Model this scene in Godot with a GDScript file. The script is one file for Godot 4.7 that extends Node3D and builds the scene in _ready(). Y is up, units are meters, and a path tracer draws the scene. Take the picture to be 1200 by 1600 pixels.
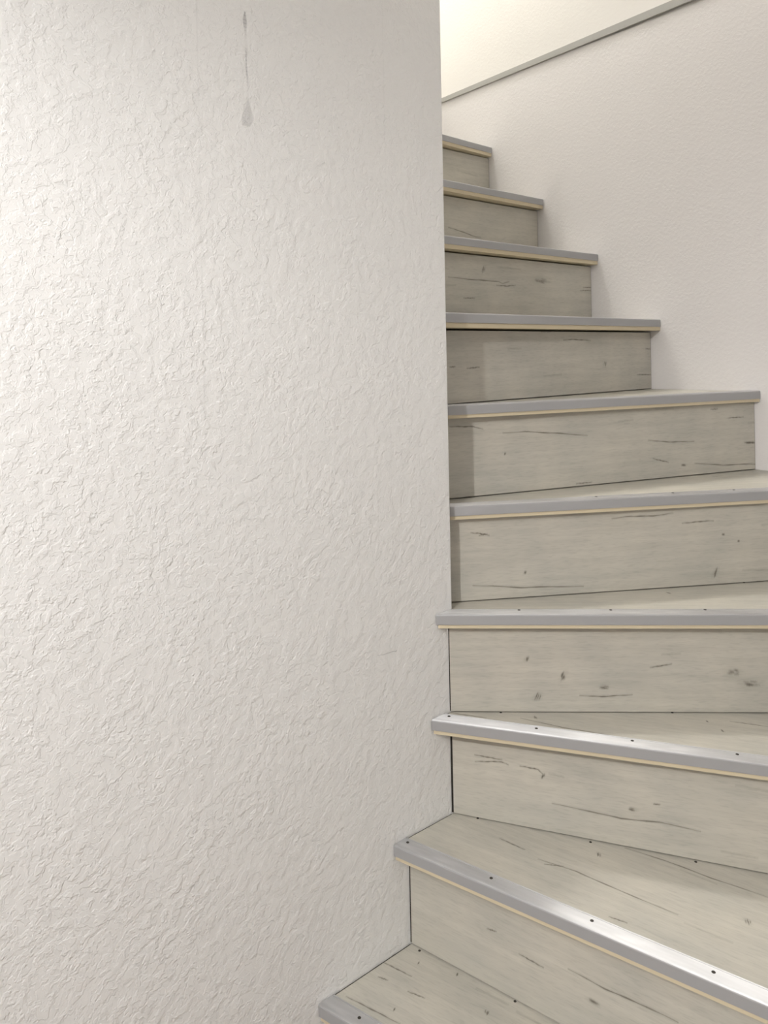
extends Node3D
# A winder staircase turning left round a white embossed wall. Metres, y up.
# x = 0 is the face of the wall on the left, z = 0 its far corner, z = ZR the wall on the right that the upper flight runs along.

const ZR := -0.905          # face of the right wall
const XR := 0.915           # face of the outer wall beside the winders
const EYE := Vector3(1.1069, 1.3033, 1.0921)
const FOCAL := 1216.02      # pixels of a 1200 x 1600 frame
const HORIZON := 558.16     # row of the lens axis
const ROLL := 0.01992

# every step: height of its nosing, two points of the nosing's front line, two of the riser's face below it
const STEPS := [
	[0.2, 0.0043, 0.3399, 0.0687, 0.3236, 0.0, 0.316, 0.0644, 0.2995],
	[0.4, -0.0066, 0.1681, 0.6133, 0.012, -0.0118, 0.1318, 0.2973, 0.0632],
	[0.6, 0.0085, 0.0598, 0.5046, -0.2435, -0.0125, 0.0217, 0.4919, -0.2634],
	[0.8, 0.0145, 0.0338, 0.4345, -0.4114, 0.0035, 0.011, 0.4196, -0.4365],
	[1.0, -0.0151, -0.0161, 0.3475, -0.6176, -0.0297, -0.0306, 0.3357, -0.6264],
	[1.2, -0.0537, -0.0574, 0.2142, -0.9291, -0.0745, -0.0748, 0.202, -0.9406],
	[1.394, -0.0446, -0.0481, -0.0657, -0.9047, -0.0885, -0.0955, -0.098, -0.905],
	[1.6, -0.2569, -0.2614, -0.2668, -0.9047, -0.289, -0.26, -0.293, -0.905],
	[1.7992, -0.451, -0.4533, -0.4676, -0.9047, -0.487, -0.45, -0.492, -0.905],
	[2.0117, -0.666, -0.6664, -0.6819, -0.9047, -0.694, -0.665, -0.697, -0.905],
	[2.2, -0.9, -0.3, -0.91, -0.905, -0.93, -0.3, -0.935, -0.905],
]
# screws in the nosings (metres along, metres back), and nail heads where tread and riser meet
const SCREWS := {1: [[0.071, 0.018], [0.25, 0.018], [0.43, 0.018]], 2: [[0.026, 0.02], [0.201, 0.019], [0.381, 0.019], [0.564, 0.019]], 3: [[0.021, 0.022], [0.19, 0.02], [0.362, 0.021], [0.536, 0.022]],
	4: [[0.145, 0.025], [0.323, 0.025], [0.504, 0.026]], 5: [[0.32, 0.022], [0.494, 0.022], [0.636, 0.021]]}
const NAILS := {1: [[0.072, 0.2], [0.269, 0.197]], 2: [[0.095, 0.162], [0.304, 0.213], [0.478, 0.263]], 3: [[0.114, 0.07], [0.434, 0.162]], 4: [[0.651, 0.213]]}
const EDGE_NAILS := {2: [0.067, -0.0245]}
const FACE_NAILS := {7: [0.793, 0.15], 8: [0.629, 0.165]}
# dark cracks and knots of the printed boards, millimetres along and up (risers) or back from the nosing (treads)
const RISER_CRACKS := {
	2: "241,82 288,79; 331,98 394,95 460,99 508,99; 179,98 199,101",
	3: "63,122 119,121; 64,109 116,117 131,113; 152,115 187,114 196,106; 212,54 280,52 337,49 404,55 473,52; 393,86 406,87",
	4: "250,32 293,30 353,34; 387,87 430,94",
	5: "40,139 60,137 80,132; 57,133 76,135; 346,153 389,156 439,154 486,158; 505,135 556,137 579,137; 42,31 85,27 146,20 209,18 282,14",
	6: "0,153 58,150 82,143; 130,132 187,132 271,124 355,114; 780,134 834,134; 724,158 749,158; 834,69 875,66; 670,28 762,17 848,14 909,8; 320,6 365,6; 542,48 590,36; 528,93 591,85 671,82",
	7: "401,137 436,139 519,136; -3,79 16,80; 50,75 94,77; 733,41 809,39; 313,157 376,159; 779,113 812,111",
	8: "33,108 126,106 221,106 239,101 268,108; 213,95 257,95 294,99; 602,106 648,108; 586,96 644,99; 87,57 130,58",
	9: "43,74 102,66 159,56 184,56",
}
const RISER_KNOTS := {
	2: "373,64 11,5",
	3: "196,103 4,6; 360,70 8,4",
	4: "219,70 6,13; 169,30 9,8; 297,49 10,6; 546,78 17,11; 578,56 22,10; 148,103 6,5",
	5: "579,24 7,11; 600,106 4,2; 636,90 3,2; 154,50 4,4",
	6: "853,68 20,4; 135,86 3,3; 637,26 8,3",
	7: "580,74 9,7",
	8: "165,135 7,10; 394,116 40,14",
}
const TREAD_CRACKS := {
	1: "28,139 94,141; 23,41 83,45 133,48; 44,107 64,110; 105,110 139,115",
	2: "244,114 314,120 383,115 489,111; 361,231 433,236 510,233 599,236; 398,45 428,48; 159,129 214,124; 259,107 290,120",
	3: "153,57 237,41 330,34; 536,154 602,151; 14,42 91,39",
	5: "700,207 736,218",
}
const TREAD_KNOTS := {
	1: "240,149 5,4; 87,174 2,3; 158,191 2,3; 108,67 2,3",
	2: "329,187 5,6; 583,158 6,6; 114,19 2,3",
	3: "181,68 4,7; 520,110 3,5; 495,142 2,3",
	4: "468,140 4,6",
}

const PPM := 1200.0         # pixels of a board's print per metre
const BOARD_W := 1280
const NAMES := ["first", "second", "third", "fourth", "fifth", "sixth", "seventh", "eighth", "ninth", "tenth"]

var wood_base: Image
var m := {}
var counts := {}


func _ready() -> void:
	# --- camera, light, exposure
	var cam := Camera3D.new()
	cam.name = "camera"
	cam.projection = Camera3D.PROJECTION_FRUSTUM
	cam.near = 0.05
	cam.far = 40.0
	cam.size = 1600.0 / FOCAL * cam.near
	cam.frustum_offset = Vector2(0.0, -(800.0 - HORIZON) / FOCAL * cam.near)
	var fwd := Vector3(-0.76659, 0.0, -0.64214).normalized()
	var right := fwd.cross(Vector3.UP).normalized()
	cam.transform = Transform3D(Basis(right * cos(ROLL) - Vector3.UP * sin(ROLL), right * sin(ROLL) + Vector3.UP * cos(ROLL), -fwd), EYE)
	add_child(cam)
	cam.current = true

	var env := Environment.new()
	env.background_mode = Environment.BG_COLOR
	env.background_color = Color(0.0, 0.0, 0.0)
	env.tonemap_mode = Environment.TONE_MAPPER_LINEAR
	env.tonemap_exposure = 0.485
	env.sdfgi_enabled = true
	env.ssao_enabled = true
	env.ssil_enabled = true
	var world := WorldEnvironment.new()
	world.name = "world_environment"
	world.environment = env
	add_child(world)

	materials()
	hall_lamp(Vector3(0.88, 2.04, 2.05), 5.4, Color(1.0, 0.992, 0.985))
	stair_lamp(Vector3(-1.05, 4.3, -0.4), 5.1, Color(1.0, 0.988, 0.968))

	# --- the setting
	walls()
	# --- the staircase
	staircase()


# ---------------------------------------------------------------- materials
func mat(called: String, color: Color, rough: float, metal := 0.0) -> StandardMaterial3D:
	var s := StandardMaterial3D.new()
	s.resource_name = called
	s.albedo_color = color
	s.roughness = rough
	s.metallic = metal
	m[called] = s
	return s


func noise(seed_: int, freq: float, octaves := 3, kind := FastNoiseLite.TYPE_SIMPLEX_SMOOTH) -> FastNoiseLite:
	var n := FastNoiseLite.new()
	n.seed = seed_
	n.noise_type = kind
	n.frequency = freq
	n.fractal_type = FastNoiseLite.FRACTAL_FBM
	n.fractal_octaves = octaves
	return n


func plaster() -> Image:
	# relief of an embossed wall paper: flat islands with ragged edges, thin ridges and a fine grain
	var w := 2048
	var n1 := noise(11, 0.02, 4)
	n1.fractal_gain = 0.55
	var n2 := noise(23, 0.028, 3)
	n2.fractal_gain = 0.55
	var a := n1.get_seamless_image(w, w).get_data()
	var b := n2.get_seamless_image(w, w).get_data()
	var small := noise(5, 0.02, 2).get_seamless_image(w / 4, w / 4)
	small.resize(w, w, Image.INTERPOLATE_CUBIC)
	var c := small.get_data()
	var g := noise(41, 0.4, 2).get_seamless_image(w, w).get_data()
	var step_a := PackedFloat32Array()
	var step_b := PackedFloat32Array()
	var ridge := PackedFloat32Array()
	var mask := PackedFloat32Array()
	for i in 256:
		step_a.append(smoothstep(107.0, 114.0, i) * 0.5 + smoothstep(147.0, 154.0, i) * 0.5)
		step_b.append(smoothstep(121.0, 128.0, i))
		ridge.append(maxf(0.0, 1.0 - absf(i - 128.0) / 6.0))
		mask.append(smoothstep(95.0, 150.0, i))
	var out := PackedByteArray()
	out.resize(w * w)
	for i in w * w:
		var k := mask[c[i]]
		var h := 0.5 * step_a[a[i]] + 0.3 * step_b[b[i]] * k + 0.34 * ridge[b[i]] * (1.0 - k) + 0.0005 * g[i]
		out[i] = int(clampf(h * 190.0, 0.0, 255.0))
	return Image.create_from_data(w, w, false, Image.FORMAT_L8, out)


func wood_print() -> Image:
	# pale limed oak as printed on laminate: clouds, long streaks, short pores
	var w := BOARD_W
	var streak := noise(71, 0.045, 4).get_seamless_image(w / 16, w)
	streak.resize(w, w, Image.INTERPOLATE_CUBIC)
	var pores := noise(72, 0.22, 2).get_seamless_image(w / 8, w)
	pores.resize(w, w, Image.INTERPOLATE_CUBIC)
	var cloud := noise(73, 0.02, 3).get_seamless_image(w / 4, w / 4)
	cloud.resize(w, w, Image.INTERPOLATE_CUBIC)
	var s := streak.get_data()
	var p := pores.get_data()
	var c := cloud.get_data()
	var out := PackedByteArray()
	out.resize(w * w * 3)
	for i in w * w:
		var v := 1.0 + (s[i] - 128.0) * 0.0003 + (c[i] - 128.0) * 0.0003 + minf(0.0, p[i] - 118.0) * 0.0006
		var warm := (c[i] - 128.0) * 0.00004
		out[i * 3] = int(clampf(195.0 * (v + warm), 0.0, 255.0))
		out[i * 3 + 1] = int(clampf(191.0 * v, 0.0, 255.0))
		out[i * 3 + 2] = int(clampf(180.0 * (v - warm), 0.0, 255.0))
	return Image.create_from_data(w, w, false, Image.FORMAT_RGB8, out)


func darken(img: Image, x: int, y: int, share: float) -> void:
	if share > 0.003 and x >= 0 and y >= 0 and x < img.get_width() and y < img.get_height():
		img.set_pixel(x, y, img.get_pixel(x, y).lerp(Color(0.25, 0.225, 0.185), share))


func board_print(number: int, tall: int, cracks: String, knots: String, from_top: bool) -> ImageTexture:
	# one board's print: a piece of the wood, then its own cracks and knots; u runs from 0.1 m before the line's first point
	var rng := RandomNumberGenerator.new()
	rng.seed = number * 97 + 5
	var img := Image.create_empty(BOARD_W, tall, false, Image.FORMAT_RGB8)
	img.blit_rect(wood_base, Rect2i(0, rng.randi_range(0, BOARD_W - tall - 1), BOARD_W, tall), Vector2i(0, 0))
	if number % 2 == 0:
		img.flip_x()
	for k in 4:   # faint hair marks all boards have
		var at := Vector2(rng.randf_range(40, BOARD_W - 140), rng.randf_range(10, tall - 10))
		stroke(img, PackedVector2Array([at, at + Vector2(rng.randf_range(30, 110), rng.randf_range(-5, 5))]), 0.06, 1.0)
	for line in cracks.split("; ", false):
		var pts := PackedVector2Array()
		for pair in line.split(" ", false):
			var q := pair.split(",")
			pts.append(print_px(float(q[0]), float(q[1]), tall, from_top))
		stroke(img, pts, 0.55, 1.1)
	for spot in knots.split("; ", false):
		var halves := spot.split(" ")
		var q := halves[0].split(",")
		var r := halves[1].split(",")
		knot(img, print_px(float(q[0]), float(q[1]), tall, from_top), Vector2(float(r[0]), float(r[1])) * PPM / 1000.0, rng)
	return ImageTexture.create_from_image(img)


func print_px(u: float, v: float, tall: int, from_top: bool) -> Vector2:
	return Vector2((u / 1000.0 + 0.1) * PPM, (0.2 - v / 1000.0) * PPM if from_top else v / 1000.0 * PPM)


func stroke(img: Image, pts: PackedVector2Array, share: float, half: float) -> void:
	# a crack: darkest in the middle of its length, tapering to both ends, slightly wavering
	var total := 0.0
	for k in pts.size() - 1:
		total += pts[k].distance_to(pts[k + 1])
	var gone := 0.0
	for k in pts.size() - 1:
		var long := pts[k].distance_to(pts[k + 1])
		var n := int(long * 2.0) + 1
		for j in n:
			var t := float(j) / n
			var s := (gone + long * t) / maxf(total, 1.0)
			var q := pts[k].lerp(pts[k + 1], t) + Vector2(0, sin(s * 17.0 + pts[0].x) * 0.35)
			var w := half * (0.55 + 0.6 * sin(PI * s)) * (0.85 + 0.3 * sin(s * 31.0 + pts[0].y))
			var dark := share * (0.45 + 0.55 * sin(PI * clampf(s, 0.06, 0.94)))
			for dy in range(-3, 4):
				var y := roundi(q.y) + dy
				var d := absf(y - q.y)
				darken(img, roundi(q.x), y, dark * 0.55 * clampf(w + 0.6 - d, 0.0, 1.0))
				if d < 3.5:
					darken(img, roundi(q.x), y, 0.025)
		gone += long


func knot(img: Image, at: Vector2, r: Vector2, rng: RandomNumberGenerator) -> void:
	# a knot: a soft dark core that leans with the grain, drawn over with short strokes
	var big := maxf(r.x, r.y) > 14.0
	var lean := 0.0 if r.x > r.y * 1.4 else 0.5
	for y in range(int(at.y - r.y * 2) - 1, int(at.y + r.y * 2) + 2):
		for x in range(int(at.x - r.x * 2 - r.y) - 1, int(at.x + r.x * 2 + r.y) + 2):
			var d := Vector2(x, y) - at
			var l := Vector2((d.x + d.y * lean) / r.x, d.y / r.y).length()
			darken(img, x, y, (0.11 if big else 0.15) * smoothstep(1.6, 0.0, l) * rng.randf_range(0.7, 1.0))
	var along := Vector2(1.0, 0.08) if r.x > r.y * 1.4 else Vector2(-0.45, 1.0)
	var long := maxf(r.x, r.y)
	for k in (14 if big else 4):
		var c := at + Vector2(rng.randf_range(-0.6, 0.6) * r.x, rng.randf_range(-0.45, 0.45) * r.y)
		var half := along * long * (rng.randf_range(0.15, 0.3) if big else rng.randf_range(0.4, 0.75))
		stroke(img, PackedVector2Array([c - half, c + Vector2(1.0, 0.4) * rng.randf_range(-1, 1), c + half]), 0.08 if big else 0.24, 0.9)


func wall_marks() -> ImageTexture:
	# what has happened to the paper: a run of damp that ended in a drop, two seams, a scratch; u over z = 0..1.024, v down from y = 2.4
	var img := Image.create_empty(1024, 2048, false, Image.FORMAT_RGB8)
	img.fill(Color.WHITE)
	var px := 2048.0 / 2.4
	var rng := RandomNumberGenerator.new()
	rng.seed = 4
	for j in 150:
		var t := j / 149.0
		var y := 2.4 - lerpf(1.868, 1.722, t)
		var half := lerpf(3.6, 1.1, smoothstep(0.0, 0.75, t)) * (0.75 + 0.25 * sin(t * 19.0)) * (0.35 + 0.65 * smoothstep(0.0, 0.12, t))
		var mid := 444.5 - 2.2 * t + sin(t * 14.0) * 0.7
		var dark := (0.34 - 0.14 * t) * (0.55 + 0.45 * sin(t * 11.0 + 1.2))
		for x in range(int(mid) - 8, int(mid) + 9):
			tint(img, x, int(y * px), dark * clampf(half + 0.7 - absf(x - mid), 0.0, 1.0))
	for y in range(int((2.4 - 1.735) * px), int((2.4 - 1.682) * px)):
		for x in range(425, 466):
			var v := (y / px - (2.4 - 1.735)) / 0.053        # the drop: narrow above, slanting and wide below
			var mid := lerpf(441.0, 444.0, v)
			var half := lerpf(1.5, 11.5, smoothstep(0.0, 0.8, v)) * sqrt(clampf((1.06 - v) * 5.0 - (x - mid) * -0.05, 0.0, 1.0))
			tint(img, x, y, 0.17 * smoothstep(0.0, 2.5, half - absf(x - mid)) * (0.75 + 0.25 * v))
	for y in 2048:
		for s in [[530.0, 0.045], [152.0, 0.02]]:
			for x in range(int(s[0]) - 2, int(s[0]) + 3):
				tint(img, x, y, s[1] * (0.6 + 0.4 * sin(y * 0.013 + s[0])) * clampf(1.8 - absf(x - s[0]), 0.0, 1.0))
	for j in 60:
		var t := j / 59.0
		tint(img, int(lerpf(194.0, 148.0, t)), int((2.4 - lerpf(0.7575, 0.7535, t) + 0.0008 * sin(t * 5.0)) * px), 0.16 + 0.14 * t)
	tint(img, 236, int((2.4 - 0.2858) * px), 0.6)
	return ImageTexture.create_from_image(img)


func tint(img: Image, x: int, y: int, share: float) -> void:
	if share > 0.002 and x >= 0 and y >= 0 and x < img.get_width() and y < img.get_height():
		img.set_pixel(x, y, img.get_pixel(x, y).lerp(Color(0.42, 0.42, 0.43), share))


func materials() -> void:
	var relief := ImageTexture.create_from_image(plaster())
	wood_base = wood_print()
	var s := mat("embossed_paper", Color(0.91, 0.908, 0.903), 0.62)
	s.heightmap_enabled = true
	s.heightmap_texture = relief
	s.heightmap_scale = 0.165
	s.uv1_scale = Vector3(1.0 / 1.17, 1.0 / 1.17, 1.0)
	s.detail_enabled = true
	s.detail_albedo = wall_marks()
	s.detail_blend_mode = BaseMaterial3D.BLEND_MODE_MUL
	s.detail_uv_layer = BaseMaterial3D.DETAIL_UV_2
	s = mat("fine_paper", Color(0.868, 0.856, 0.85), 0.7)
	s.heightmap_enabled = true
	s.heightmap_texture = relief
	s.heightmap_scale = 0.036
	s.uv1_scale = Vector3(1.7, 1.7, 1.0)
	s = mat("smooth_paper", Color(0.88, 0.87, 0.85), 0.75)
	s.heightmap_enabled = true
	s.heightmap_texture = relief
	s.heightmap_scale = 0.03
	s.uv1_scale = Vector3(1.7, 1.7, 1.0)
	mat("plain_paint", Color(0.935, 0.935, 0.93), 0.8)
	mat("trim_paint", Color(0.64, 0.635, 0.615), 0.6)
	mat("floor_wood", Color(0.42, 0.33, 0.24), 0.5)
	mat("landing_wood", Color(0.76, 0.745, 0.7), 0.5)
	mat("raw_edge", Color(0.8, 0.75, 0.64), 0.8)
	mat("gap_shade", Color(0.13, 0.115, 0.1), 0.9)  # near-black colour standing in for the shade inside the wall gaps
	mat("nail_steel", Color(0.2, 0.185, 0.16), 0.85)
	var a := mat("aluminium", Color(0.9, 0.9, 0.905), 0.55, 0.75)
	a.anisotropy_enabled = true   # brushed along its length
	a.anisotropy = -0.9
	var streak := noise(91, 0.06, 3).get_seamless_image(32, 256)
	streak.resize(512, 256, Image.INTERPOLATE_CUBIC)
	var rough := Image.create_empty(512, 256, false, Image.FORMAT_RGB8)
	var d := streak.get_data()
	var bytes := PackedByteArray()
	bytes.resize(512 * 256 * 3)
	for i in 512 * 256:
		var v := 226 + int((d[i] - 128) * 0.12)
		bytes[i * 3] = v
		bytes[i * 3 + 1] = v
		bytes[i * 3 + 2] = v
	rough.set_data(512, 256, false, Image.FORMAT_RGB8, bytes)
	a.albedo_texture = ImageTexture.create_from_image(rough)
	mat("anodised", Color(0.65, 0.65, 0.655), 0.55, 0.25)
	var w := mat("board_back", Color(0.78, 0.75, 0.68), 0.6)
	w.roughness = 0.6


# ---------------------------------------------------------------- mesh helpers
class Shape:
	var v := PackedVector3Array()
	var n := PackedVector3Array()
	var t := PackedVector2Array()
	var t2 := PackedVector2Array()

	func tri(a: Vector3, b: Vector3, c: Vector3, ta: Vector2, tb: Vector2, tc: Vector2, normal: Vector3) -> void:
		# corners in either order; the front faces along normal
		if (b - a).cross(c - a).dot(normal) > 0.0:
			var k := b
			b = c
			c = k
			var kt := tb
			tb = tc
			tc = kt
		v.append_array([a, b, c])
		n.append_array([normal, normal, normal])
		t.append_array([ta, tb, tc])
		t2.append_array([Vector2(0.99, 0.99), Vector2(0.99, 0.99), Vector2(0.99, 0.99)])

	func quad(a: Vector3, b: Vector3, c: Vector3, d: Vector3, ta: Vector2, tb: Vector2, tc: Vector2, td: Vector2, towards: Vector3) -> void:
		var normal := (b - a).cross(c - a)
		if normal.length() < 1e-12:
			normal = (c - a).cross(d - a)
		normal = normal.normalized()
		if normal.dot(towards) < 0.0:
			normal = -normal
		tri(a, b, c, ta, tb, tc, normal)
		tri(a, c, d, ta, tc, td, normal)

	func into(mesh: ArrayMesh, material: Material) -> void:
		var arrays := []
		arrays.resize(Mesh.ARRAY_MAX)
		arrays[Mesh.ARRAY_VERTEX] = v
		arrays[Mesh.ARRAY_NORMAL] = n
		arrays[Mesh.ARRAY_TEX_UV] = t
		arrays[Mesh.ARRAY_TEX_UV2] = t2
		mesh.add_surface_from_arrays(Mesh.PRIMITIVE_TRIANGLES, arrays)
		mesh.surface_set_material(mesh.get_surface_count() - 1, material)


func put(called: String, mesh: Mesh, parent: Node = self) -> MeshInstance3D:
	var o := MeshInstance3D.new()
	var key := str(parent.get_instance_id()) + called
	counts[key] = counts.get(key, 0) + 1
	o.name = called if counts[key] == 1 else "%s_%03d" % [called, counts[key] - 1]
	o.mesh = mesh
	parent.add_child(o, true)
	return o


func structure(o: Node3D, label: String, category: String) -> void:
	o.set_meta("kind", "structure")
	o.set_meta("label", label)
	o.set_meta("category", category)


func box_mesh(lo: Vector3, hi: Vector3, material: Material) -> ArrayMesh:
	var s := Shape.new()
	for axis in 3:
		for side in 2:
			var n := Vector3.ZERO
			n[axis] = 1.0 if side else -1.0
			var p := (axis + 1) % 3
			var q := (axis + 2) % 3
			var c := []
			var uv := []
			for k in [[0, 0], [1, 0], [1, 1], [0, 1]]:
				var x := Vector3.ZERO
				x[axis] = hi[axis] if side else lo[axis]
				x[p] = hi[p] if k[0] else lo[p]
				x[q] = hi[q] if k[1] else lo[q]
				c.append(x)
				uv.append(Vector2(x.z, -x.y) if axis == 0 else Vector2(x.x, x.z) if axis == 1 else Vector2(x.x, -x.y))
			s.quad(c[0], c[1], c[2], c[3], uv[0], uv[1], uv[2], uv[3], n)
	var mesh := ArrayMesh.new()
	s.into(mesh, material)
	return mesh


func line_at(p: Vector2, d: Vector2, axis: int, value: float) -> Vector2:
	return p + d * ((value - p[axis]) / d[axis])


func ends(p: Vector2, d: Vector2, gap := 0.0012) -> Array:
	# where a line that runs outwards meets the core wall and the outer walls
	var left := Vector2.ZERO
	var on_left_wall := false
	if absf(d.x) > 1e-6:
		left = line_at(p, d, 0, gap)
		on_left_wall = left.y > -gap and d.x > 0.0
	if not on_left_wall:
		left = line_at(p, d, 1, -gap)
	var right := line_at(p, d, 1, ZR + gap) if d.y < -1e-6 else Vector2(1e3, 0)
	if right.x > XR - gap:
		right = line_at(p, d, 0, XR - gap)
	return [left, right]


# ---------------------------------------------------------------- the setting
func walls() -> void:
	# the wall on the left and its return along the upper flight: one wall with a rounded corner
	var s := Shape.new()
	var r := 0.004
	var run := [Vector2(0, 4.2), Vector2(0, 1.0), Vector2(0, r)]
	for k in range(1, 7):
		var a := PI / 2 * k / 6.0
		run.append(Vector2(-r + r * cos(a), r - r * sin(a)))
	run.append(Vector2(-3.2, 0))
	var top := 4.6
	var along := 0.0
	for k in run.size() - 1:
		var p: Vector2 = run[k]
		var q: Vector2 = run[k + 1]
		var l := p.distance_to(q)
		var n := Vector3(-(q.y - p.y), 0, q.x - p.x)
		var uvs := [Vector2(along, -0.0), Vector2(along + l, -0.0), Vector2(along + l, -top), Vector2(along, -top)]
		var start := s.t2.size()
		s.quad(Vector3(p.x, 0, p.y), Vector3(q.x, 0, q.y), Vector3(q.x, top, q.y), Vector3(p.x, top, p.y), uvs[0], uvs[1], uvs[2], uvs[3], n)
		if k == 1:   # the stretch that carries the marks of use
			for j in range(start, s.t2.size()):
				s.t2[j] = Vector2(s.v[j].z / 1.024, (2.4 - s.v[j].y) / 2.4)
		along += l
	var back := [Vector2(-3.2, 0.14), Vector2(-0.14, 0.14), Vector2(-0.14, 4.2)]
	for k in 2:
		var p: Vector2 = back[k]
		var q: Vector2 = back[k + 1]
		s.quad(Vector3(p.x, 0, p.y), Vector3(q.x, 0, q.y), Vector3(q.x, top, q.y), Vector3(p.x, top, p.y), Vector2.ZERO, Vector2.RIGHT, Vector2.ONE, Vector2.DOWN, Vector3(-1, 0, 1))
	for y in [0.0, top]:
		var n := Vector3.UP if y > 1.0 else Vector3.DOWN
		s.quad(Vector3(0, y, 0), Vector3(0, y, 4.2), Vector3(-0.14, y, 4.2), Vector3(-0.14, y, 0), Vector2.ZERO, Vector2.RIGHT, Vector2.ONE, Vector2.DOWN, n)
		s.quad(Vector3(-0.14, y, 0), Vector3(-3.2, y, 0), Vector3(-3.2, y, 0.14), Vector3(-0.14, y, 0.14), Vector2.ZERO, Vector2.RIGHT, Vector2.ONE, Vector2.DOWN, n)
	s.quad(Vector3(0, 0, 4.2), Vector3(-0.14, 0, 4.2), Vector3(-0.14, top, 4.2), Vector3(0, top, 4.2), Vector2.ZERO, Vector2.RIGHT, Vector2.ONE, Vector2.DOWN, Vector3.BACK)
	s.quad(Vector3(-3.2, 0, 0), Vector3(-3.2, 0, 0.14), Vector3(-3.2, top, 0.14), Vector3(-3.2, top, 0), Vector2.ZERO, Vector2.RIGHT, Vector2.ONE, Vector2.DOWN, Vector3.LEFT)
	var mesh := ArrayMesh.new()
	s.into(mesh, m.embossed_paper)
	structure(put("wall_left", mesh), "white wall on the left covered in coarse embossed paper with a grey drip stain", "wall")

	structure(put("wall_right", box_mesh(Vector3(-3.2, 0, ZR - 0.16), Vector3(XR + 0.12, 2.236, ZR), m.fine_paper)), "off-white finely textured wall beside the upper steps, below the grey trim", "wall")
	structure(put("wall_upper", box_mesh(Vector3(-3.2, 2.236, ZR - 0.16), Vector3(XR + 0.12, 4.6, ZR - 0.004), m.smooth_paper)), "bright cream white wall above the sloping grey trim strip", "wall")
	structure(put("wall_outer", box_mesh(Vector3(XR, 0, ZR), Vector3(XR + 0.12, 4.6, 0.2), m.fine_paper)), "white wall at the outer side of the winding steps", "wall")
	structure(put("wall_hall", box_mesh(Vector3(XR + 0.12, 0, 0.08), Vector3(2.7, 2.4, 0.2), m.plain_paint)), "white wall of the lower hall beside the stairs", "wall")
	structure(put("wall_side", box_mesh(Vector3(2.7, 0, 0.08), Vector3(2.82, 2.4, 4.2), m.plain_paint)), "white wall at the far side of the lower hall", "wall")
	structure(put("wall_back", box_mesh(Vector3(0, 0, 4.2), Vector3(2.82, 2.4, 4.32), m.plain_paint)), "white wall behind the viewer in the lower hall", "wall")
	structure(put("wall_stairwell", box_mesh(Vector3(0, 2.6, 0.43), Vector3(XR, 4.6, 0.55), m.plain_paint)), "white wall of the stairwell above the hall ceiling", "wall")
	structure(put("wall_end", box_mesh(Vector3(-3.32, 0, ZR - 0.16), Vector3(-3.2, 4.6, 0.14), m.plain_paint)), "white wall at the end of the upper landing", "wall")
	structure(put("floor", box_mesh(Vector3(0, -0.1, ZR), Vector3(2.7, 0, 4.2), m.floor_wood)), "pale floor of the lower hall", "floor")
	structure(put("floor_landing", box_mesh(Vector3(-3.2, 2.0, ZR), Vector3(-0.95, 2.2, 0), m.landing_wood)), "pale floor of the upper landing", "floor")
	structure(put("ceiling", box_mesh(Vector3(0, 2.4, 0.43), Vector3(2.82, 2.6, 4.2), m.plain_paint)), "white ceiling of the lower hall", "ceiling")
	structure(put("ceiling_side", box_mesh(Vector3(XR, 2.4, 0.08), Vector3(2.82, 2.6, 0.43), m.plain_paint)), "white strip of hall ceiling beside the stairwell", "ceiling")
	structure(put("wall_outer_upper", box_mesh(Vector3(XR, 2.6, 0.2), Vector3(XR + 0.12, 4.6, 0.55), m.plain_paint)), "white upper wall at the outer side of the stairwell", "wall")
	structure(put("ceiling_stairwell", box_mesh(Vector3(-3.32, 4.6, ZR - 0.16), Vector3(XR + 0.12, 4.7, 0.55), m.plain_paint)), "white ceiling above the stairwell", "ceiling")

	# the strip where lower and upper wall meet, a little out of level, with filler at its lower edge
	s = Shape.new()
	var prof := [Vector2(0.0, 0.0), Vector2(0.0062, 0.0004), Vector2(0.007, 0.0014), Vector2(0.007, 0.985), Vector2(0.0064, 1.0), Vector2(-0.004, 1.0)]
	var stops := [-3.2, -0.908, 0.055, XR]
	for k in 3:
		var rows := []
		for x in [stops[k], stops[k + 1]]:
			var t := clampf((x + 0.908) / 0.963, -0.2, 1.4)
			var lo := lerpf(2.224, 2.2445, t)
			var hi := lerpf(2.2405, 2.2685, t)
			var row := []
			for q in prof:
				var y: float = lo + q.y if q.y < 0.1 else lerpf(lo, hi, q.y)
				row.append(Vector3(x, y, ZR + q.x))
			rows.append(row)
		for j in prof.size():
			var j2 := (j + 1) % prof.size()
			s.quad(rows[0][j], rows[1][j], rows[1][j2], rows[0][j2], Vector2(0, 0), Vector2(1, 0), Vector2(1, 1), Vector2(0, 1), Vector3.BACK if j < prof.size() - 1 else Vector3.FORWARD)
	mesh = ArrayMesh.new()
	s.into(mesh, m.trim_paint)
	structure(put("trim_1", mesh), "narrow grey trim strip climbing across the wall above the steps", "trim")


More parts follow.
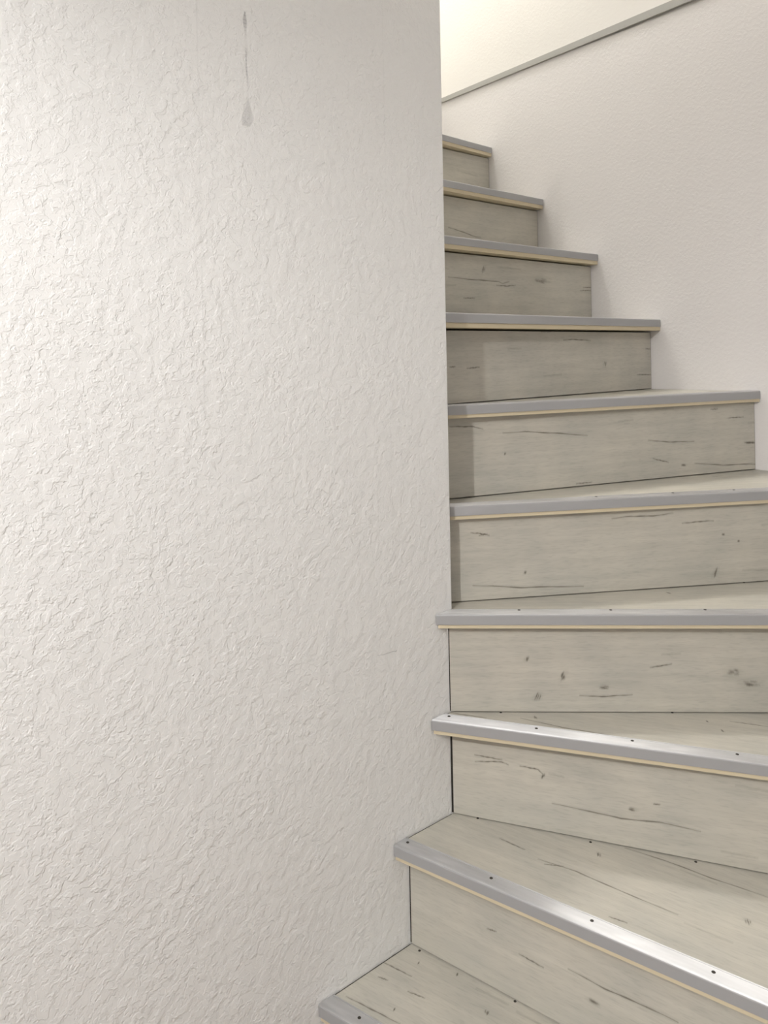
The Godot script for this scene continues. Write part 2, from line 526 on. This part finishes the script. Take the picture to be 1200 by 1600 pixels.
# ---------------------------------------------------------------- lamps
func lathe(profile: Array, material: Material, sides := 40) -> ArrayMesh:
	var s := Shape.new()
	for k in profile.size() - 1:
		for j in sides:
			var a := TAU * j / sides
			var b := TAU * (j + 1) / sides
			var p: Vector2 = profile[k]
			var q: Vector2 = profile[k + 1]
			var e := Vector3(cos((a + b) / 2), 0, sin((a + b) / 2))
			var side := e * (p.y - q.y) + Vector3.UP * (q.x - p.x)
			s.quad(Vector3(cos(a) * p.x, p.y, sin(a) * p.x), Vector3(cos(b) * p.x, p.y, sin(b) * p.x), Vector3(cos(b) * q.x, q.y, sin(b) * q.x), Vector3(cos(a) * q.x, q.y, sin(a) * q.x), Vector2.ZERO, Vector2.RIGHT, Vector2.ONE, Vector2.DOWN, side)
	var mesh := ArrayMesh.new()
	s.into(mesh, material)
	return mesh


func thing(called: String, label: String, category: String, at := Vector3.ZERO) -> Node3D:
	var o := Node3D.new()
	o.name = called
	o.position = at
	o.set_meta("label", label)
	o.set_meta("category", category)
	add_child(o, true)
	return o


func glow(called: String, color: Color, strength: float) -> StandardMaterial3D:
	var g := mat(called, Color(0.9, 0.9, 0.88), 0.6)
	g.emission_enabled = true
	g.emission = color
	g.emission_energy_multiplier = strength
	return g


func hall_lamp(at: Vector3, energy: float, color: Color) -> void:
	var t := thing("pendant_lamp", "white cone-shaped pendant lamp hanging in the lower hall", "lamp", at)
	put("cord", lathe([Vector2(0.003, 0.03), Vector2(0.003, 0.31)], m.plain_paint, 8), t)
	put("canopy", lathe([Vector2(0.0, 0.33), Vector2(0.05, 0.329), Vector2(0.045, 0.305), Vector2(0.0, 0.3)], m.plain_paint, 24), t)
	var shade := mat("shade_cloth", Color(0.9, 0.9, 0.89), 0.8)
	shade.backlight_enabled = true
	shade.backlight = Color(0.6, 0.6, 0.6)
	put("lamp_shade", lathe([Vector2(0.1, 0.05), Vector2(0.102, 0.05), Vector2(0.126, 0.02), Vector2(0.15, -0.027), Vector2(0.148, -0.027), Vector2(0.124, 0.019), Vector2(0.1, 0.05)], shade), t)
	var prof := []
	for k in 13:
		var a := PI * k / 12.0
		prof.append(Vector2(sin(a) * 0.032, cos(a) * 0.032))
	put("bulb", lathe(prof, glow("bulb_glow", color, 3.0), 24), t)
	var l := OmniLight3D.new()
	l.name = "pendant_lamp_light"
	l.light_energy = energy
	l.light_color = color
	l.light_size = 0.03
	l.omni_range = 12.0
	l.omni_attenuation = 2.0
	l.shadow_enabled = true
	t.add_child(l)


func stair_lamp(at: Vector3, energy: float, color: Color) -> void:
	var t := thing("globe_lamp", "small white globe lamp hanging over the upper landing", "lamp", at)
	put("cord", lathe([Vector2(0.004, 0.07), Vector2(0.004, 0.28)], m.plain_paint, 8), t)
	put("canopy", lathe([Vector2(0.0, 0.3), Vector2(0.05, 0.298), Vector2(0.045, 0.275), Vector2(0.0, 0.27)], m.plain_paint, 24), t)
	var prof := []
	for k in 17:
		var a := PI * k / 16.0
		prof.append(Vector2(sin(a) * 0.07, cos(a) * 0.07))
	put("globe", lathe(prof, glow("globe_glow", color, 2.0)), t)
	var l := OmniLight3D.new()
	l.name = "globe_lamp_light"
	l.light_energy = energy
	l.light_color = color
	l.light_size = 0.065
	l.omni_range = 12.0
	l.omni_attenuation = 2.0
	l.shadow_enabled = true
	t.add_child(l)


# ---------------------------------------------------------------- the staircase
func half_plane(p: Vector2, d: Vector2, uphill: Vector2) -> PackedVector2Array:
	return PackedVector2Array([p - d * 9.0, p + d * 9.0, p + d * 9.0 + uphill * 9.0, p - d * 9.0 + uphill * 9.0])


func largest(polys: Array) -> PackedVector2Array:
	var best := PackedVector2Array()
	var most := 0.0
	for q in polys:
		var area := 0.0
		for k in q.size():
			area += q[k].cross(q[(k + 1) % q.size()])
		if absf(area) > most:
			most = absf(area)
			best = q
	return best


func sweep(profile: Array, p: Vector2, d: Vector2, up: Vector2, y: float, material: Material, front: Material, gap := 0.0012, scale := 1.0, from := 0.0) -> ArrayMesh:
	# a closed profile (metres uphill, metres above y) drawn along the line from wall to wall
	var a := []
	var b := []
	var uva := []
	var uvb := []
	var gone := from
	for k in profile.size() + 1:
		var q: Vector2 = profile[k % profile.size()]
		if k:
			gone += q.distance_to(profile[k - 1])
		var e := ends(p + up * q.x, d, gap)
		a.append(Vector3(e[0].x, y + q.y, e[0].y))
		b.append(Vector3(e[1].x, y + q.y, e[1].y))
		uva.append(Vector2((e[0] - p).dot(d) + 0.1, gone) * scale)
		uvb.append(Vector2((e[1] - p).dot(d) + 0.1, gone) * scale)
	var s := Shape.new()
	var face := Shape.new()
	var turn := 0.0
	for k in profile.size():
		turn += profile[k].cross(profile[(k + 1) % profile.size()])
	for k in profile.size():
		var e: Vector2 = profile[(k + 1) % profile.size()] - profile[k]
		var out := Vector2(e.y, -e.x) * signf(turn)
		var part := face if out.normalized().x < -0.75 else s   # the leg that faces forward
		part.quad(a[k], b[k], b[k + 1], a[k + 1], uva[k], uvb[k], uvb[k + 1], uva[k + 1], Vector3(up.x, 0, up.y) * out.x + Vector3.UP * out.y)
	var tris := Geometry2D.triangulate_polygon(PackedVector2Array(profile))
	for k in tris.size() / 3:
		var i := tris[k * 3]
		var j := tris[k * 3 + 1]
		var l := tris[k * 3 + 2]
		for side in 2:
			var row: Array = b if side else a
			var uv: Array = uvb if side else uva
			var n := Vector3(d.x, 0, d.y) * (1.0 if side else -1.0)
			s.tri(row[i], row[j], row[l], uv[i], uv[j], uv[l], n)
	var mesh := ArrayMesh.new()
	s.into(mesh, material)
	face.into(mesh, front)
	return mesh


func nosing_profile() -> Array:
	# aluminium angle seen from its end: front leg with a rounded shoulder, flange with a shallow groove near its back edge
	var q := [Vector2(0.0, -0.021), Vector2(0.0, -0.004)]
	for k in range(1, 6):
		var a := PI / 2 * k / 5.0
		q.append(Vector2(0.004 - 0.004 * cos(a), -0.004 + 0.004 * sin(a)))
	q.append_array([Vector2(0.0272, 0.0), Vector2(0.0276, -0.0006), Vector2(0.0282, -0.0006), Vector2(0.0286, 0.0), Vector2(0.0312, 0.0), Vector2(0.0318, -0.0008), Vector2(0.0318, -0.002), Vector2(0.0016, -0.002), Vector2(0.0016, -0.021)])
	return q


func wood(called: String, tex: Texture2D, tall: int) -> StandardMaterial3D:
	var s := mat(called, Color(0.95, 0.95, 0.95), 0.48)
	s.albedo_texture = tex
	s.uv1_scale = Vector3(PPM / BOARD_W, PPM / tall, 1.0)
	return s


func screw_mesh(r: float) -> ArrayMesh:
	return lathe([Vector2(0.0, 0.0006), Vector2(r * 0.85, 0.0005), Vector2(r, 0.0)], m.nail_steel, 12)


func staircase() -> void:
	var stairs := thing("staircase", "pale oak winder staircase with grey metal nosings curving up round the white wall", "staircase")
	var L := PackedVector2Array([Vector2(0.003, 0.6), Vector2(0.003, -0.003), Vector2(-1.2, -0.003), Vector2(-1.2, ZR + 0.001), Vector2(XR - 0.001, ZR + 0.001), Vector2(XR - 0.001, 0.6)])
	var nosing := nosing_profile()
	var screw := screw_mesh(0.0031)
	var nail := screw_mesh(0.0026)
	var plain_tex := board_print(40, 640, "", "", false)
	for k in 10:
		var i := k + 1
		var r: Array = STEPS[k]
		var y: float = r[0]
		var p := Vector2(r[1], r[2])
		var d := (Vector2(r[3], r[4]) - p).normalized()
		var up := Vector2(d.y, -d.x)
		var step := Node3D.new()
		step.name = "step" if k == 0 else "step_%03d" % k
		stairs.add_child(step, true)

		# riser under the nosing
		var fp := Vector2(r[5], r[6])
		var fd := (Vector2(r[7], r[8]) - fp).normalized()
		var fu := Vector2(fd.y, -fd.x)
		var foot: float = STEPS[k - 1][0] + 0.0004 if k else 0.0
		var under := 0.0285 if i <= 6 else 0.0315
		var head := y - under - (0.0045 if i >= 7 else 0.002)
		var face := wood("riser_print_%d" % i, board_print(i, 240, RISER_CRACKS.get(i, ""), RISER_KNOTS.get(i, ""), true), 240)
		var slit: float = {2: 0.0035, 3: 0.0045, 4: 0.0022}.get(i, 0.002)
		var e := ends(fp, fd, slit)
		var e2 := ends(fp + fu * 0.012, fd, slit)
		var s := Shape.new()
		var uv := func(q: Vector2, h: float) -> Vector2: return Vector2((q - fp).dot(fd) + 0.1, 0.2 - (h - foot))
		var lo := [Vector3(e[0].x, foot, e[0].y), Vector3(e[1].x, foot, e[1].y), Vector3(e2[1].x, foot, e2[1].y), Vector3(e2[0].x, foot, e2[0].y)]
		for j in 4:
			var j2 := (j + 1) % 4
			var a: Vector3 = lo[j]
			var b: Vector3 = lo[j2]
			var mid: Vector3 = (lo[0] + lo[2]) / 2.0
			var rise := Vector3.UP * (head - foot)
			var qa := Vector2(a.x, a.z)
			var qb := Vector2(b.x, b.z)
			s.quad(a, b, b + rise, a + rise, uv.call(qa, foot), uv.call(qb, foot), uv.call(qb, head), uv.call(qa, head), (a + b) / 2.0 - mid)
		var hi := Vector3.UP * (head - foot)
		s.quad(lo[0] + hi, lo[1] + hi, lo[2] + hi, lo[3] + hi, Vector2.ZERO, Vector2.ZERO, Vector2.ZERO, Vector2.ZERO, Vector3.UP)
		s.quad(lo[0], lo[1], lo[2], lo[3], Vector2.ZERO, Vector2.ZERO, Vector2.ZERO, Vector2.ZERO, Vector3.DOWN)
		var mesh := ArrayMesh.new()
		s.into(mesh, face)
		put("riser", mesh, step)
		for side in 2:   # added dark strip, painting the shade of the gap between riser's end and wall
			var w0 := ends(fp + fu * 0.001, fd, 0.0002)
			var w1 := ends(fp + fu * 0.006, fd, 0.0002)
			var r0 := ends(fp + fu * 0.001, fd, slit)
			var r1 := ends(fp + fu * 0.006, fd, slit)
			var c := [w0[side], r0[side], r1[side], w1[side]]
			var shade_strip := Shape.new()
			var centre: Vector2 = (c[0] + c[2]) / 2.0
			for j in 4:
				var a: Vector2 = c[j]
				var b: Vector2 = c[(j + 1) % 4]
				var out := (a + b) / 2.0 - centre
				shade_strip.quad(Vector3(a.x, foot, a.y), Vector3(b.x, foot, b.y), Vector3(b.x, head, b.y), Vector3(a.x, head, a.y), Vector2.ZERO, Vector2.RIGHT, Vector2.ONE, Vector2.DOWN, Vector3(out.x, 0, out.y))
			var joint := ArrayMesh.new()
			shade_strip.into(joint, m.gap_shade)
			put("gap_shade_strip", joint, step)

		# tread: laminated top on a raw board whose front edge shows under the nosing
		var nr: Array = STEPS[k + 1]
		var np := Vector2(nr[5], nr[6])
		var nd := (Vector2(nr[7], nr[8]) - np).normalized()
		var nu := Vector2(nd.y, -nd.x)
		var poly := largest(Geometry2D.intersect_polygons(L, half_plane(p + up * 0.0022, d, up)))
		poly = largest(Geometry2D.intersect_polygons(poly, half_plane(np + nu * 0.012, nd, -nu)))
		var top := Shape.new()
		var rest := Shape.new()
		var ty := y - 0.002
		var by := y - under
		var tris := Geometry2D.triangulate_polygon(poly)
		for j in tris.size() / 3:
			var c := [poly[tris[j * 3]], poly[tris[j * 3 + 1]], poly[tris[j * 3 + 2]]]
			var u := []
			for q in c:
				u.append(Vector2((q - p).dot(d) + 0.1, (q - p).dot(up)))
			top.tri(Vector3(c[0].x, ty, c[0].y), Vector3(c[1].x, ty, c[1].y), Vector3(c[2].x, ty, c[2].y), u[0], u[1], u[2], Vector3.UP)
			rest.tri(Vector3(c[0].x, by, c[0].y), Vector3(c[1].x, by, c[1].y), Vector3(c[2].x, by, c[2].y), u[0], u[1], u[2], Vector3.DOWN)
		var turn := 0.0
		for j in poly.size():
			turn += poly[j].cross(poly[(j + 1) % poly.size()])
		for j in poly.size():
			var a := poly[j]
			var b := poly[(j + 1) % poly.size()]
			var out := Vector2(b.y - a.y, a.x - b.x) * signf(turn)
			rest.quad(Vector3(a.x, ty, a.y), Vector3(b.x, ty, b.y), Vector3(b.x, by, b.y), Vector3(a.x, by, a.y), Vector2.ZERO, Vector2.RIGHT, Vector2.ONE, Vector2.DOWN, Vector3(out.x, 0, out.y))
		mesh = ArrayMesh.new()
		var tex := board_print(20 + i, 640, TREAD_CRACKS.get(i, ""), TREAD_KNOTS.get(i, ""), false) if i <= 6 else plain_tex
		top.into(mesh, wood("tread_print_%d" % i, tex, 640))
		rest.into(mesh, m.raw_edge)
		put("tread", mesh, step)

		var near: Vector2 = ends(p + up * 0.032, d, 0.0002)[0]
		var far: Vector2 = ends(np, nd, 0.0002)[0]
		if near.y > 0.002 and far.y > -0.001:   # shade in the gap from tread to wall, as an added dark strip
			put("gap_shade_strip", box_mesh(Vector3(0.0002, ty - 0.01, maxf(far.y, 0.0)), Vector3(0.003, ty - 0.0012, near.y), m.gap_shade), step)

		put("nosing_strip", sweep(nosing, p, d, up, y, m.aluminium, m.anodised, 0.0012, 3.0), step)
		for q in SCREWS.get(i, []):
			var o := put("screw", screw, step)
			var at: Vector2 = p + d * q[0] + up * q[1]
			o.position = Vector3(at.x, y, at.y)
		for q in NAILS.get(i, []):
			var o := put("nail", nail, step)
			var at: Vector2 = p + d * q[0] + up * q[1]
			o.position = Vector3(at.x, ty, at.y)
		if EDGE_NAILS.has(i):
			var o := put("nail", nail, step)
			var at: Vector2 = p + d * EDGE_NAILS[i][0] + up * 0.0022
			var out := Vector3(-up.x, 0, -up.y)
			o.transform = Transform3D(Basis(Vector3.UP.cross(out), out, Vector3(d.x, 0, d.y)).orthonormalized(), Vector3(at.x, y + EDGE_NAILS[i][1], at.y))
		if FACE_NAILS.has(i):
			var o := put("nail", nail, step)
			var at: Vector2 = fp + fd * FACE_NAILS[i][0]
			var out := Vector3(-fu.x, 0, -fu.y)
			o.transform = Transform3D(Basis(Vector3.UP.cross(out), out, Vector3(fd.x, 0, fd.y)).orthonormalized(), Vector3(at.x, foot + FACE_NAILS[i][1], at.y))
